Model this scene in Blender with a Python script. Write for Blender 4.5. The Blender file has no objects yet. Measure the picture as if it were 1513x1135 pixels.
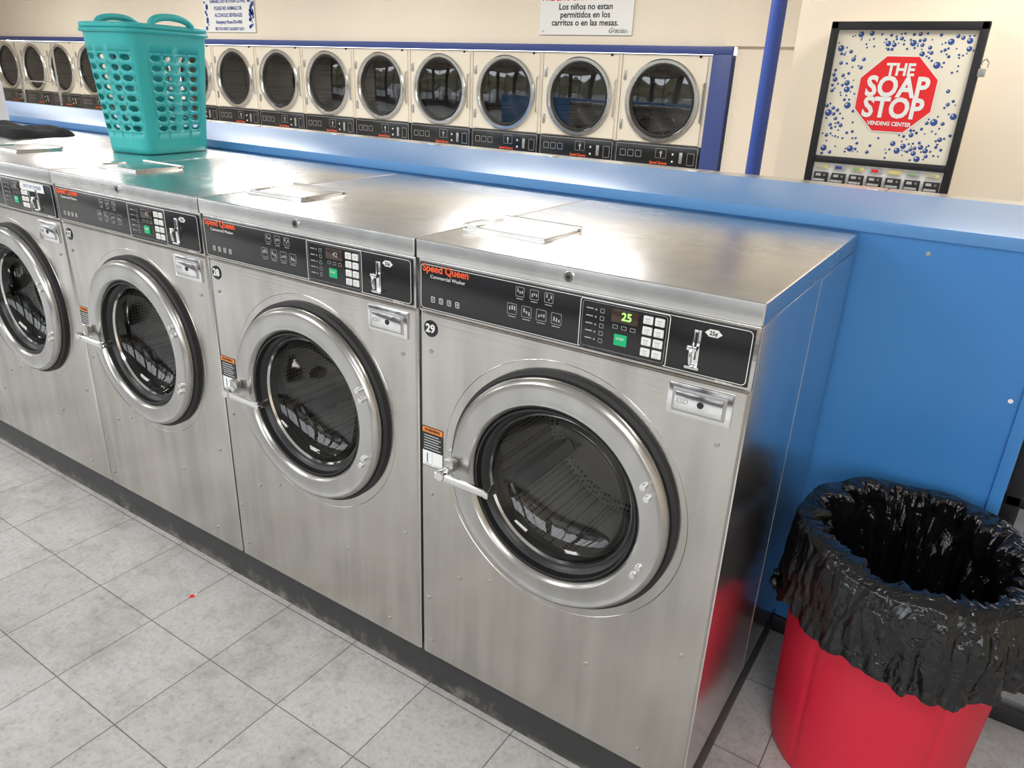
import bpy, bmesh, math, random, bisect
from mathutils import Vector, Matrix, noise
random.seed(7)
scene = bpy.context.scene
scene.view_settings.view_transform = 'Standard'
scene.view_settings.exposure = 0.10

# ------------------------------------------------------------------ materials
def new_mat(name):
    m = bpy.data.materials.new(name); m.use_nodes = True
    nt = m.node_tree
    return m, nt, nt.nodes['Principled BSDF']

def mat(name, col, rough=0.5, metal=0.0, coat=0.0, spec=None, emis=None, es=0.0, bump=0.0, bscale=50.0, ior=None):
    m, nt, p = new_mat(name)
    p.inputs['Base Color'].default_value = (*col, 1)
    p.inputs['Roughness'].default_value = rough
    p.inputs['Metallic'].default_value = metal
    p.inputs['Coat Weight'].default_value = coat
    if ior: p.inputs['IOR'].default_value = ior
    if spec is not None: p.inputs['Specular IOR Level'].default_value = spec
    if emis:
        p.inputs['Emission Color'].default_value = (*emis, 1)
        p.inputs['Emission Strength'].default_value = es
    if bump > 0:
        tc = nt.nodes.new('ShaderNodeTexCoord'); n = nt.nodes.new('ShaderNodeTexNoise'); b = nt.nodes.new('ShaderNodeBump')
        n.inputs['Scale'].default_value = bscale; n.inputs['Detail'].default_value = 4
        nt.links.new(tc.outputs['Object'], n.inputs['Vector'])
        nt.links.new(n.outputs['Fac'], b.inputs['Height'])
        b.inputs['Strength'].default_value = bump; b.inputs['Distance'].default_value = 0.01
        nt.links.new(b.outputs['Normal'], p.inputs['Normal'])
    return m

def math_node(nt, op, a, b=None):
    n = nt.nodes.new('ShaderNodeMath'); n.operation = op
    for i, v in enumerate((a, b)):
        if v is None: continue
        if isinstance(v, (int, float)): n.inputs[i].default_value = v
        else: nt.links.new(v, n.inputs[i])
    return n.outputs[0]

def ramp(nt, fac, stops):
    r = nt.nodes.new('ShaderNodeValToRGB')
    el = r.color_ramp.elements
    while len(el) < len(stops): el.new(0.5)
    for e, (p, c) in zip(el, stops):
        e.position = p; e.color = (*c, 1) if len(c) == 3 else c
    nt.links.new(fac, r.inputs['Fac'])
    return r.outputs['Color']

def g(v): return (v, v, v)

def stainless(name, base, r0, r1, stretch, bump=0.05, stain=0.25, aniso=0.0, wave=6.0):
    m, nt, p = new_mat(name)
    L = nt.links
    tc = nt.nodes.new('ShaderNodeTexCoord'); oi = nt.nodes.new('ShaderNodeObjectInfo')
    add = nt.nodes.new('ShaderNodeVectorMath'); add.operation = 'ADD'
    sc = math_node(nt, 'MULTIPLY', oi.outputs['Random'], 9.0)
    L.new(tc.outputs['Object'], add.inputs[0]); L.new(sc, add.inputs[1])
    def nz(scale, detail=3):
        mp = nt.nodes.new('ShaderNodeMapping'); mp.inputs['Scale'].default_value = scale
        L.new(add.outputs[0], mp.inputs['Vector'])
        n = nt.nodes.new('ShaderNodeTexNoise'); n.inputs['Scale'].default_value = 1.0; n.inputs['Detail'].default_value = detail
        L.new(mp.outputs['Vector'], n.inputs['Vector']); return n.outputs['Fac']
    fine = nz(stretch, 2)
    blotch = nz((4, 4, 3), 4)
    drips = nz((20, 20, 1.8), 3)
    rr = math_node(nt, 'ADD', math_node(nt, 'MULTIPLY', blotch, (r1 - r0)), r0)
    rr = math_node(nt, 'ADD', rr, math_node(nt, 'MULTIPLY', fine, 0.04))
    L.new(rr, p.inputs['Roughness'])
    mixf = math_node(nt, 'MULTIPLY', math_node(nt, 'MULTIPLY', drips, blotch), 1.9)
    c = ramp(nt, mixf, [(0.22, base), (0.70, tuple(v * (1 - stain) for v in base))])
    L.new(c, p.inputs['Base Color'])
    p.inputs['Metallic'].default_value = 1.0
    if aniso:
        p.inputs['Anisotropic'].default_value = aniso
        tg = nt.nodes.new('ShaderNodeTangent'); tg.direction_type = 'RADIAL'; tg.axis = 'Z'
        L.new(tg.outputs[0], p.inputs['Tangent'])
    b = nt.nodes.new('ShaderNodeBump'); b.inputs['Strength'].default_value = bump; b.inputs['Distance'].default_value = 0.004
    wav = nz((2.6, 2.6, 1.3), 1)
    h = math_node(nt, 'ADD', fine, math_node(nt, 'MULTIPLY', wav, wave))
    L.new(h, b.inputs['Height']); L.new(b.outputs['Normal'], p.inputs['Normal'])
    return m

M_steel = stainless('stainless_front', (0.625, 0.600, 0.565), 0.14, 0.26, (3, 160, 220), 0.06, 0.24, aniso=0.45, wave=38)
M_side = stainless('stainless_side', (0.76, 0.76, 0.76), 0.16, 0.26, (160, 3, 220), 0.02, 0.1, wave=16)
M_lid = stainless('stainless_lid', (0.80, 0.79, 0.77), 0.17, 0.30, (3, 200, 200), 0.04, 0.16)
M_ring = stainless('brushed_ring', (0.56, 0.55, 0.535), 0.19, 0.28, (20, 20, 20), 0.0, 0.2)
M_chrome = mat('chrome', (0.8, 0.8, 0.8), 0.12, 1.0)
M_chrome2 = mat('dryer_ring_chrome', (0.66, 0.65, 0.63), 0.2, 1.0)
M_dchrome = mat('dull_metal', (0.5, 0.49, 0.47), 0.35, 1.0)
M_black = mat('black_panel', (0.012, 0.012, 0.013), 0.20)
M_blackm = mat('black_plastic', (0.012, 0.012, 0.013), 0.36)
M_rubber = mat('black_rubber', (0.012, 0.012, 0.012), 0.6)
M_white = mat('white_print', (0.8, 0.8, 0.78), 0.5)
M_grey = mat('grey_print', (0.42, 0.42, 0.42), 0.5)
M_orange = mat('orange_print', (0.85, 0.10, 0.02), 0.5)
M_warn = mat('orange_label', (0.75, 0.22, 0.02), 0.5)
M_green = mat('green_button', (0.01, 0.45, 0.18), 0.4)
M_lcd = mat('display_dark', (0.05, 0.03, 0.02), 0.15)
M_lcdg = mat('display_digits', (0.2, 0.8, 0.1), 0.5, emis=(0.35, 1.0, 0.15), es=1.5)
M_paper = mat('paper_white', (0.80, 0.80, 0.78), 0.6)
M_cream = mat('dryer_cream', (0.74, 0.67, 0.55), 0.35)
M_darkglass = mat('dark_door_glass', (0.02, 0.021, 0.022), 0.03, coat=1.0, ior=1.6)
M_signred = mat('sign_red', (0.78, 0.015, 0.02), 0.4)
M_navy = mat('navy_print', (0.02, 0.05, 0.28), 0.5)
M_mutegreen = mat('product_olive', (0.25, 0.42, 0.22), 0.5)
M_muteyel = mat('product_yellow', (0.70, 0.62, 0.25), 0.5)
M_trimblue = mat('trim_blue', (0.035, 0.06, 0.22), 0.45, bump=0.05)
M_poleblue = mat('pole_blue', (0.028, 0.065, 0.30), 0.35)
M_teal = mat('teal_plastic', (0.04, 0.48, 0.48), 0.38)
M_cloth = mat('black_cloth', (0.01, 0.01, 0.012), 0.9, bump=0.4, bscale=90)
M_panelblue = mat('laminate_blue', (0.055, 0.25, 0.63), 0.38, bump=0.03, bscale=30)
M_topblue = mat('counter_blue', (0.11, 0.31, 0.66), 0.34, spec=0.45, bump=0.03, bscale=20)
M_steelblk = mat('black_steel', (0.012, 0.012, 0.014), 0.4)

def m_glass(name, tint, r0):
    m, nt, p = new_mat(name); L = nt.links
    nt.nodes.remove(p); out = nt.nodes['Material Output']
    tr = nt.nodes.new('ShaderNodeBsdfTransparent'); tr.inputs[0].default_value = (*tint, 1)
    gl = nt.nodes.new('ShaderNodeBsdfGlossy'); gl.inputs['Roughness'].default_value = 0.03
    lw = nt.nodes.new('ShaderNodeLayerWeight'); lw.inputs['Blend'].default_value = 0.5
    fac = math_node(nt, 'ADD', r0, math_node(nt, 'MULTIPLY', math_node(nt, 'POWER', lw.outputs['Facing'], 4.0), 0.5))
    mx = nt.nodes.new('ShaderNodeMixShader')
    L.new(fac, mx.inputs[0]); L.new(tr.outputs[0], mx.inputs[1]); L.new(gl.outputs[0], mx.inputs[2])
    L.new(mx.outputs[0], out.inputs[0]); return m
M_glass = m_glass('washer_glass', (0.68, 0.69, 0.70), 0.05)
M_dglass = m_glass('dryer_glass', (0.55, 0.55, 0.55), 0.09)

def m_drum(name, col, scale):
    m, nt, p = new_mat(name); L = nt.links
    tc = nt.nodes.new('ShaderNodeTexCoord'); v = nt.nodes.new('ShaderNodeTexVoronoi')
    mp = nt.nodes.new('ShaderNodeMapping'); mp.inputs['Location'].default_value = (0.003, 0.5 / scale - 0.42, 0.002)
    L.new(tc.outputs['Object'], mp.inputs['Vector'])
    v.inputs['Scale'].default_value = scale; v.inputs['Randomness'].default_value = 0.06
    L.new(mp.outputs[0], v.inputs['Vector'])
    c = ramp(nt, v.outputs['Distance'], [(0.28, g(0.015)), (0.38, col)])
    L.new(c, p.inputs['Base Color']); p.inputs['Metallic'].default_value = 0.75; p.inputs['Roughness'].default_value = 0.42
    return m
M_drum = m_drum('perforated_drum', (0.44, 0.41, 0.37), 95)
M_drum2 = m_drum('dryer_drum', (0.38, 0.37, 0.36), 60)
M_baffle = mat('drum_baffle', (0.22, 0.21, 0.20), 0.4, 0.8)

def m_floor():
    m, nt, p = new_mat('vinyl_tile_floor'); L = nt.links
    tc = nt.nodes.new('ShaderNodeTexCoord'); sp = nt.nodes.new('ShaderNodeSeparateXYZ')
    L.new(tc.outputs['Object'], sp.inputs[0])
    T = 0.269
    u = math_node(nt, 'DIVIDE', math_node(nt, 'ADD', sp.outputs['X'], 0.263 + T * 100), T)
    v = math_node(nt, 'DIVIDE', math_node(nt, 'ADD', sp.outputs['Y'], 0.267 + T * 100), T)
    fu = math_node(nt, 'FRACT', u); fv = math_node(nt, 'FRACT', v)
    def edge(f): return math_node(nt, 'MINIMUM', f, math_node(nt, 'SUBTRACT', 1.0, f))
    e = math_node(nt, 'MINIMUM', edge(fu), edge(fv))
    cb = nt.nodes.new('ShaderNodeCombineXYZ')
    L.new(math_node(nt, 'FLOOR', u), cb.inputs[0]); L.new(math_node(nt, 'FLOOR', v), cb.inputs[1])
    wn = nt.nodes.new('ShaderNodeTexWhiteNoise'); L.new(cb.outputs[0], wn.inputs['Vector'])
    def nz(scale, detail, rough, dist=0.0):
        n = nt.nodes.new('ShaderNodeTexNoise'); n.inputs['Scale'].default_value = scale; n.inputs['Detail'].default_value = detail
        n.inputs['Roughness'].default_value = rough; n.inputs['Distortion'].default_value = dist
        L.new(tc.outputs['Object'], n.inputs['Vector']); return n.outputs['Fac']
    n1 = nz(75, 6, 0.75); n2 = nz(3.0, 8, 0.7); n3 = nz(24, 5, 0.6, 0.8); n4 = nz(9, 9, 0.85, 2.0)
    speck = ramp(nt, n1, [(0.34, (0.37, 0.36, 0.345)), (0.44, (0.51, 0.50, 0.485)), (0.62, (0.575, 0.565, 0.55))])
    dirt = ramp(nt, n2, [(0.34, (0.74, 0.72, 0.69)), (0.52, (1, 1, 1))])
    mott = ramp(nt, n3, [(0.30, (0.86, 0.855, 0.845)), (0.50, (1, 1, 1))])
    scuff = ramp(nt, n4, [(0.27, (0.55, 0.52, 0.48)), (0.34, (1, 1, 1))])
    tone = ramp(nt, wn.outputs['Value'], [(0, (0.90, 0.90, 0.895)), (1, (1.0, 1.0, 1.0))])
    line = ramp(nt, e, [(0.002, (0.22, 0.20, 0.18)), (0.008, (1, 1, 1))])
    cur = speck
    for o in (dirt, mott, scuff, tone, line):
        mx = nt.nodes.new('ShaderNodeMix'); mx.data_type = 'RGBA'; mx.blend_type = 'MULTIPLY'; mx.inputs[0].default_value = 1.0
        L.new(cur, mx.inputs[6]); L.new(o, mx.inputs[7]); cur = mx.outputs[2]
    L.new(cur, p.inputs['Base Color'])
    rr = ramp(nt, n2, [(0.3, g(0.5)), (0.7, g(0.30))]); L.new(rr, p.inputs['Roughness'])
    b = nt.nodes.new('ShaderNodeBump'); b.inputs['Strength'].default_value = 0.25; b.inputs['Distance'].default_value = 0.002
    L.new(line, b.inputs['Height']); L.new(b.outputs['Normal'], p.inputs['Normal'])
    return m

def m_wall(name, col):
    m, nt, p = new_mat(name); L = nt.links
    tc = nt.nodes.new('ShaderNodeTexCoord')
    n = nt.nodes.new('ShaderNodeTexNoise'); n.inputs['Scale'].default_value = 1.3; n.inputs['Detail'].default_value = 4
    L.new(tc.outputs['Object'], n.inputs['Vector'])
    c = ramp(nt, n.outputs['Fac'], [(0.3, tuple(v * 0.95 for v in col)), (0.7, col)])
    L.new(c, p.inputs['Base Color']); p.inputs['Roughness'].default_value = 0.6
    n2 = nt.nodes.new('ShaderNodeTexNoise'); n2.inputs['Scale'].default_value = 120; L.new(tc.outputs['Object'], n2.inputs['Vector'])
    b = nt.nodes.new('ShaderNodeBump'); b.inputs['Strength'].default_value = 0.1; b.inputs['Distance'].default_value = 0.003
    L.new(n2.outputs['Fac'], b.inputs['Height']); L.new(b.outputs['Normal'], p.inputs['Normal'])
    return m
M_wall = m_wall('cream_wall', (0.80, 0.71, 0.58))
M_wall2 = m_wall('cream_wall_right', (0.80, 0.71, 0.58))
M_dado = m_wall('dark_reflection_dado', (0.10, 0.10, 0.11))  # unseen wall toned dark to add contrast to the steel's reflections
M_ceil = m_wall('ceiling_white', (0.82, 0.81, 0.78))

def m_curb():
    m, nt, p = new_mat('chipped_black_curb'); L = nt.links
    tc = nt.nodes.new('ShaderNodeTexCoord'); sp = nt.nodes.new('ShaderNodeSeparateXYZ'); L.new(tc.outputs['Object'], sp.inputs[0])
    n = nt.nodes.new('ShaderNodeTexNoise'); n.inputs['Scale'].default_value = 16; n.inputs['Detail'].default_value = 8; n.inputs['Roughness'].default_value = 0.75
    L.new(tc.outputs['Object'], n.inputs['Vector'])
    low = math_node(nt, 'MULTIPLY', math_node(nt, 'SUBTRACT', 0.04, sp.outputs['Z']), 3.5)
    f = math_node(nt, 'ADD', n.outputs['Fac'], low)
    c = ramp(nt, f, [(0.0, g(0.012)), (0.54, g(0.028)), (0.63, (0.08, 0.072, 0.064)), (0.8, (0.22, 0.185, 0.155))])
    L.new(c, p.inputs['Base Color']); p.inputs['Roughness'].default_value = 0.5
    return m
M_curb = m_curb()
M_poster = mat('poster_cream', (0.78, 0.73, 0.60), 0.25)
M_bubble = mat('bubble_blue', (0.03, 0.08, 0.30), 0.3)

def m_bag():
    m, nt, p = new_mat('black_bin_liner'); L = nt.links
    p.inputs['Base Color'].default_value = (0.006, 0.006, 0.007, 1); p.inputs['Roughness'].default_value = 0.17
    p.inputs['Specular IOR Level'].default_value = 0.5
    tc = nt.nodes.new('ShaderNodeTexCoord')
    def layer(sc, dist, det):
        mp = nt.nodes.new('ShaderNodeMapping'); mp.inputs['Scale'].default_value = sc; L.new(tc.outputs['Object'], mp.inputs[0])
        n = nt.nodes.new('ShaderNodeTexNoise'); n.inputs['Scale'].default_value = 1.0; n.inputs['Detail'].default_value = det; n.inputs['Distortion'].default_value = dist
        L.new(mp.outputs[0], n.inputs['Vector'])
        return math_node(nt, 'ABSOLUTE', math_node(nt, 'SUBTRACT', n.outputs['Fac'], 0.5))
    h = math_node(nt, 'ADD', layer((11, 11, 5), 1.0, 2), math_node(nt, 'MULTIPLY', layer((30, 30, 24), 0.8, 2), 0.35))
    b = nt.nodes.new('ShaderNodeBump'); b.inputs['Strength'].default_value = 0.85; b.inputs['Distance'].default_value = 0.028
    L.new(h, b.inputs['Height']); L.new(b.outputs['Normal'], p.inputs['Normal'])
    return m
M_bag = m_bag()
M_red = mat('red_bin_plastic', (0.56, 0.010, 0.035), 0.45, bump=0.08, bscale=60)

# ------------------------------------------------------------------ builder
class B:
    def __init__(s): s.bm = bmesh.new(); s.mats = []
    def mi(s, m):
        if m not in s.mats: s.mats.append(m)
        return s.mats.index(m)
    def raw(s, verts, faces, m):
        i = s.mi(m); vs = [s.bm.verts.new(v) for v in verts]
        for f in faces:
            try:
                fc = s.bm.faces.new([vs[k] for k in f]); fc.material_index = i; fc.smooth = True
            except ValueError: pass
    def add(s, t, m, mx=None):
        t.verts.ensure_lookup_table(); t.verts.index_update()
        s.raw([(mx @ v.co if mx else v.co.copy()) for v in t.verts], [[v.index for v in f.verts] for f in t.faces], m)
        t.free()
    def box(s, x0, x1, y0, y1, z0, z1, m, bev=0.0, seg=2, mx=None):
        t = bmesh.new(); bmesh.ops.create_cube(t, size=1.0)
        for v in t.verts:
            v.co = Vector(((x0 + x1) / 2 + v.co.x * (x1 - x0), (y0 + y1) / 2 + v.co.y * (y1 - y0), (z0 + z1) / 2 + v.co.z * (z1 - z0)))
        if bev > 0: bmesh.ops.bevel(t, geom=t.edges[:], offset=bev, segments=seg, affect='EDGES', profile=0.6)
        s.add(t, m, mx)
    def lathe(s, prof, c, m, axis='Y', seg=64, mx=None, rf=None):
        vs = []; fs = []; n = len(prof)
        for (r, h) in prof:
            for k in range(seg):
                a = 2 * math.pi * k / seg
                rr = r if rf is None else rf(r, h, a)
                if axis == 'Y': p = Vector((c[0] + rr * math.cos(a), c[1] + h, c[2] + rr * math.sin(a)))
                elif axis == 'Z': p = Vector((c[0] + rr * math.cos(a), c[1] + rr * math.sin(a), c[2] + h))
                else: p = Vector((c[0] + h, c[1] + rr * math.cos(a), c[2] + rr * math.sin(a)))
                vs.append(p)
        for i in range(n - 1):
            for k in range(seg):
                k2 = (k + 1) % seg
                fs.append((i * seg + k, i * seg + k2, (i + 1) * seg + k2, (i + 1) * seg + k))
        t = bmesh.new(); bv = [t.verts.new(v) for v in vs]
        for f in fs: t.faces.new([bv[k] for k in f])
        bmesh.ops.remove_doubles(t, verts=t.verts[:], dist=1e-5)
        bmesh.ops.recalc_face_normals(t, faces=t.faces[:])
        s.add(t, m, mx)
    def disc(s, c, r, m, d, y, axis='Y', seg=32):
        s.lathe([(0, y), (r * 0.9, y), (r, y + d * 0.4), (r, y + d)], c, m, axis, seg)
    def tube(s, pts, r, m, seg=10, closed=False):
        pts = [Vector(p) for p in pts]; n = len(pts); vs = []; fs = []
        up = Vector((0, 0, 1))
        prev = None
        for i, p in enumerate(pts):
            if closed: t = pts[(i + 1) % n] - pts[i - 1]
            else: t = pts[min(i + 1, n - 1)] - pts[max(i - 1, 0)]
            t.normalize()
            if prev is None:
                a = t.cross(up)
                if a.length < 0.1: a = t.cross(Vector((1, 0, 0)))
            else: a = prev - t * prev.dot(t)
            a.normalize(); prev = a; b = t.cross(a)
            for k in range(seg):
                th = 2 * math.pi * k / seg
                vs.append(p + a * r * math.cos(th) + b * r * math.sin(th))
        rng = n if closed else n - 1
        for i in range(rng):
            for k in range(seg):
                k2 = (k + 1) % seg; j = (i + 1) % n
                fs.append((i * seg + k, i * seg + k2, j * seg + k2, j * seg + k))
        if not closed:
            fs.append(tuple(range(seg))[::-1]); fs.append(tuple((n - 1) * seg + k for k in range(seg)))
        s.raw(vs, fs, m)
    def outline(s, x0, x1, z0, z1, y, w, m, r=0.004, n=4):
        def loop(o):
            L = []
            rr = max(r - o, 0.0002)
            for cx, cz, a0 in ((x1 - o - rr, z1 - o - rr, 0), (x0 + o + rr, z1 - o - rr, 90), (x0 + o + rr, z0 + o + rr, 180), (x1 - o - rr, z0 + o + rr, 270)):
                for k in range(n + 1):
                    a = math.radians(a0 + 90 * k / n)
                    L.append((cx + rr * math.cos(a), y, cz + rr * math.sin(a)))
            return L
        A = loop(0); Bb = loop(w); k = len(A)
        s.raw(A + Bb, [(i, (i + 1) % k, k + (i + 1) % k, k + i) for i in range(k)], m)
    def rect(s, x0, x1, z0, z1, y, m):
        s.raw([(x0, y, z0), (x1, y, z0), (x1, y, z1), (x0, y, z1)], [(0, 1, 2, 3)], m)
    def plate_hole(s, x0, x1, z0, z1, cx, cz, r, y, m, n=96):
        ang = [2 * math.pi * k / n for k in range(n)]
        for X in (x0, x1):
            for Z in (z0, z1): ang.append(math.atan2(Z - cz, X - cx) % (2 * math.pi))
        ang = sorted(set(round(a, 6) for a in ang)); vi = []; vo = []
        for a in ang:
            c, sn = math.cos(a), math.sin(a)
            tx = ((x1 - cx) / c if c > 1e-9 else ((x0 - cx) / c if c < -1e-9 else 1e9))
            tz = ((z1 - cz) / sn if sn > 1e-9 else ((z0 - cz) / sn if sn < -1e-9 else 1e9))
            t = min(tx, tz)
            vi.append((cx + r * c, y, cz + r * sn)); vo.append((cx + t * c, y, cz + t * sn))
        k = len(ang)
        s.raw(vi + vo, [(i, (i + 1) % k, k + (i + 1) % k, k + i) for i in range(k)], m)
    def flange(s, x0, x1, z0, z1, y0, y1, e, m):
        a = [(x0 + e, y0, z0 + e), (x1 - e, y0, z0 + e), (x1 - e, y0, z1 - e), (x0 + e, y0, z1 - e)]
        c = [(x0, y0 + e, z0), (x1, y0 + e, z0), (x1, y0 + e, z1), (x0, y0 + e, z1)]
        d = [(x0, y1, z0), (x1, y1, z0), (x1, y1, z1), (x0, y1, z1)]
        s.raw(a + c + d, [(i, (i + 1) % 4, 4 + (i + 1) % 4, 4 + i) for i in range(4)] + [(4 + i, 4 + (i + 1) % 4, 8 + (i + 1) % 4, 8 + i) for i in range(4)], m)
    def text(s, body, size, m, loc, align='LEFT', bold=0.0, rot=None, ext=0.0002, sx=1.0, shear=0.0):
        cu = bpy.data.curves.new('t', 'FONT'); cu.body = body; cu.size = size; cu.align_x = align; cu.align_y = 'CENTER'
        cu.offset = bold; cu.extrude = ext; cu.resolution_u = 3; cu.shear = shear
        ob = bpy.data.objects.new('t', cu); scene.collection.objects.link(ob)
        bpy.context.view_layer.update()
        me = bpy.data.meshes.new_from_object(ob.evaluated_get(bpy.context.evaluated_depsgraph_get()))
        mx = Matrix.Translation(Vector(loc)) @ (rot if rot else Matrix.Rotation(math.pi / 2, 4, 'X')) @ Matrix.Diagonal((sx, 1, 1, 1))
        i = s.mi(m); vs = [s.bm.verts.new(mx @ v.co) for v in me.vertices]
        for pg in me.polygons:
            try:
                f = s.bm.faces.new([vs[k] for k in pg.vertices]); f.material_index = i; f.smooth = False
            except ValueError: pass
        bpy.data.objects.remove(ob); bpy.data.curves.remove(cu); bpy.data.meshes.remove(me)
    def mesh(s, name, sharp=35):
        me = bpy.data.meshes.new(name); s.bm.to_mesh(me); s.bm.free()
        for m in s.mats: me.materials.append(m)
        me.set_sharp_from_angle(angle=math.radians(sharp))
        return me
    def obj(s, name, loc=(0, 0, 0), parent=None, sharp=35):
        ob = bpy.data.objects.new(name, s.mesh(name, sharp)); scene.collection.objects.link(ob); ob.location = loc
        if parent: ob.parent = parent
        return ob

def inst(name, me, loc, rz=0.0, scale=(1, 1, 1)):
    ob = bpy.data.objects.new(name, me); scene.collection.objects.link(ob)
    ob.location = loc; ob.rotation_euler = (0, 0, rz); ob.scale = scale
    return ob

# ------------------------------------------------------------------ washer
W = 0.707; PITCH = 0.714; D = 0.768; ZB = 0.12; ZT = 1.194; ZP0 = 1.041; ZP1 = 1.152
CX, CZ = 0.358, 0.725
def build_washer(on):
    b = B()
    # cabinet shell
    b.box(0, 0.012, 0.004, D, ZB, ZP1, M_side, 0.003)
    b.box(W - 0.012, W, 0.004, D, ZB, ZP1, M_side, 0.003)
    b.box(W - 0.002, W + 0.0005, 0.42, D, ZB + 0.002, ZP1 - 0.004, M_side, 0.0003, 1)
    b.box(0.012, W - 0.012, D - 0.012, D, ZB, ZP1, M_side)
    b.box(0.012, W - 0.012, 0.02, D - 0.02, ZB, ZB + 0.01, M_side)
    # front plate with folded edges
    x0, x1, z0, z1 = 0.003, W - 0.003, ZB, ZP0 - 0.003
    b.plate_hole(x0 + 0.004, x1 - 0.004, z0 + 0.004, z1 - 0.004, CX, CZ, 0.254, 0.0, M_steel)
    b.flange(x0, x1, z0, z1, 0.0, 0.02, 0.004, M_steel)
    # embossed circle on front
    b.lathe([(0.283, 0.0), (0.284, -0.0008), (0.285, 0.0)], (CX - 0.004, 0, CZ - 0.004), M_steel, seg=96)
    # lid
    b.box(-0.001, W + 0.001, -0.010, D, ZP1 + 0.001, ZT, M_lid, 0.005, 3)
    b.disc((CX, 0, 1.176), 0.010, M_chrome, 0.004, -0.014); b.disc((CX, 0, 1.176), 0.004, M_rubber, 0.001, -0.0148)
    # control panel body and trim
    b.box(0.001, W - 0.001, -0.002, 0.05, ZP0, ZP1, M_steel, 0.002)
    b.box(0.006, W - 0.008, -0.006, 0.0, ZP0 + 0.006, ZP1 - 0.005, M_black, 0.002)
    y = -0.0066
    b.outline(0.009, W - 0.011, ZP0 + 0.009, ZP1 - 0.008, y, 0.0012, M_white, 0.008)
    b.text('Speed Queen', 0.0215, M_orange, (0.014, y, 1.1365), bold=0.0006, sx=1.0)
    b.text('Commercial Washer', 0.0105, M_white, (0.034, y, 1.120))
    for k in range(4):
        xx = 0.036 + k * 0.021
        b.outline(xx, xx + 0.010, 1.066, 1.078, y, 0.0012, M_white, 0.002); b.text(str(k + 1), 0.009, M_white, (xx + 0.005, y, 1.072), 'CENTER')
    def icon(xx, zz, sz, k):
        b.outline(xx, xx + sz, zz, zz + sz, y, 0.0008, M_grey, 0.002)
        rr = random.Random(k)
        for q in range(3):
            px = xx + sz * (0.2 + 0.25 * q); pz = zz + sz * rr.uniform(0.2, 0.5)
            b.rect(px, px + sz * 0.14, pz, pz + sz * rr.uniform(0.2, 0.4), y, M_grey)
        b.rect(xx + sz * 0.1, xx + sz * 0.9, zz - 0.005, zz - 0.0035, y, M_grey)
    for k in range(3): icon(0.243 + 0.032 * k, 1.118, 0.019, k)
    for k in range(4): icon(0.225 + 0.033 * k, 1.080, 0.022, k + 5)
    # electronic control
    b.outline(0.383, 0.556, 1.050, 1.143, y, 0.0014, M_white, 0.006)
    b.outline(0.388, 0.551, 1.054, 1.139, y, 0.0006, M_grey, 0.005)
    for k in range(5):
        b.rect(0.396, 0.410, 1.125 - k * 0.014, 1.127 - k * 0.014, y, M_grey); b.rect(0.414, 0.417, 1.124 - k * 0.014, 1.127 - k * 0.014, y, M_grey)
        b.outline(0.424, 0.432, 1.121 - k * 0.014, 1.129 - k * 0.014, y, 0.0008, M_grey, 0.001)
    b.box(0.446, 0.498, y - 0.001, y + 0.002, 1.110, 1.134, M_lcd, 0.001)
    for k in range(3): b.outline(0.450 + k * 0.017, 0.460 + k * 0.017, 1.098, 1.105, y, 0.0008, M_grey, 0.001)
    b.box(0.455, 0.480, y - 0.002, y + 0.002, 1.068, 1.089, M_green, 0.0015)
    b.text('START', 0.0055, M_white, (0.4675, y - 0.0022, 1.081), 'CENTER')
    for r in range(4):
        for c2 in range(2):
            xx = 0.507 + 0.0215 * c2; zz = 1.060 + r * 0.0195
            b.box(xx, xx + 0.018, y - 0.0018, y + 0.002, zz, zz + 0.015, M_white, 0.002)
            b.rect(xx + 0.004, xx + 0.014, zz + 0.009, zz + 0.0105, y - 0.0021, M_grey); b.outline(xx + 0.006, xx + 0.012, zz + 0.002, zz + 0.007, y - 0.0021, 0.0008, M_grey, 0.001)
    # coin acceptor
    b.box(0.600, 0.613, y - 0.003, y + 0.002, 1.062, 1.128, M_chrome, 0.0015)
    b.box(0.603, 0.607, y - 0.0036, y, 1.100, 1.124, M_rubber)
    b.tube([(0.603, y, 1.098), (0.603, y - 0.016, 1.096), (0.603, y - 0.018, 1.090), (0.603, y - 0.014, 1.070)], 0.003, M_chrome)
    b.box(0.594, 0.612, y - 0.016, y - 0.002, 1.094, 1.103, M_chrome, 0.003)
    b.box(0.592, 0.618, y - 0.010, y + 0.001, 1.060, 1.065, M_chrome, 0.0015)
    b.box(0.624, 0.640, y - 0.0008, y + 0.001, 1.1205, 1.1335, M_white, 0.001)
    b.raw([(0.617, y - 0.0004, 1.127), (0.625, y - 0.0004, 1.1205), (0.625, y - 0.0004, 1.1335)], [(0, 1, 2)], M_white)
    b.raw([(0.647, y - 0.0004, 1.127), (0.639, y - 0.0004, 1.1205), (0.639, y - 0.0004, 1.1335)], [(0, 1, 2)], M_white)
    b.text('25\u00a2', 0.010, M_black, (0.632, y - 0.0012, 1.127), 'CENTER', bold=0.0002)
    b.text('F0317806-2-H', 0.005, M_white, (0.660, y, 1.0470), 'CENTER')
    # coin box
    b.box(0.566, 0.682, -0.005, 0.01, 0.966, 1.027, M_chrome, 0.003)
    b.box(0.575, 0.672, -0.0065, 0.0, 0.975, 1.019, M_dchrome, 0.002)
    b.box(0.580, 0.667, -0.009, 0.0, 0.979, 1.014, M_chrome, 0.003)
    b.disc((0.628, 0, 0.997), 0.006, M_rubber, 0.002, -0.0105)
    b.text('ESD', 0.013, M_grey, (0.584, -0.0094, 0.996))
    # number badge
    b.disc((0.030, 0, 1.005), 0.0185, M_black, 0.0014, -0.0015)
    # warning label
    b.box(0.005, 0.064, -0.001, 0.001, 0.672, 0.772, M_black)
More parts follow.
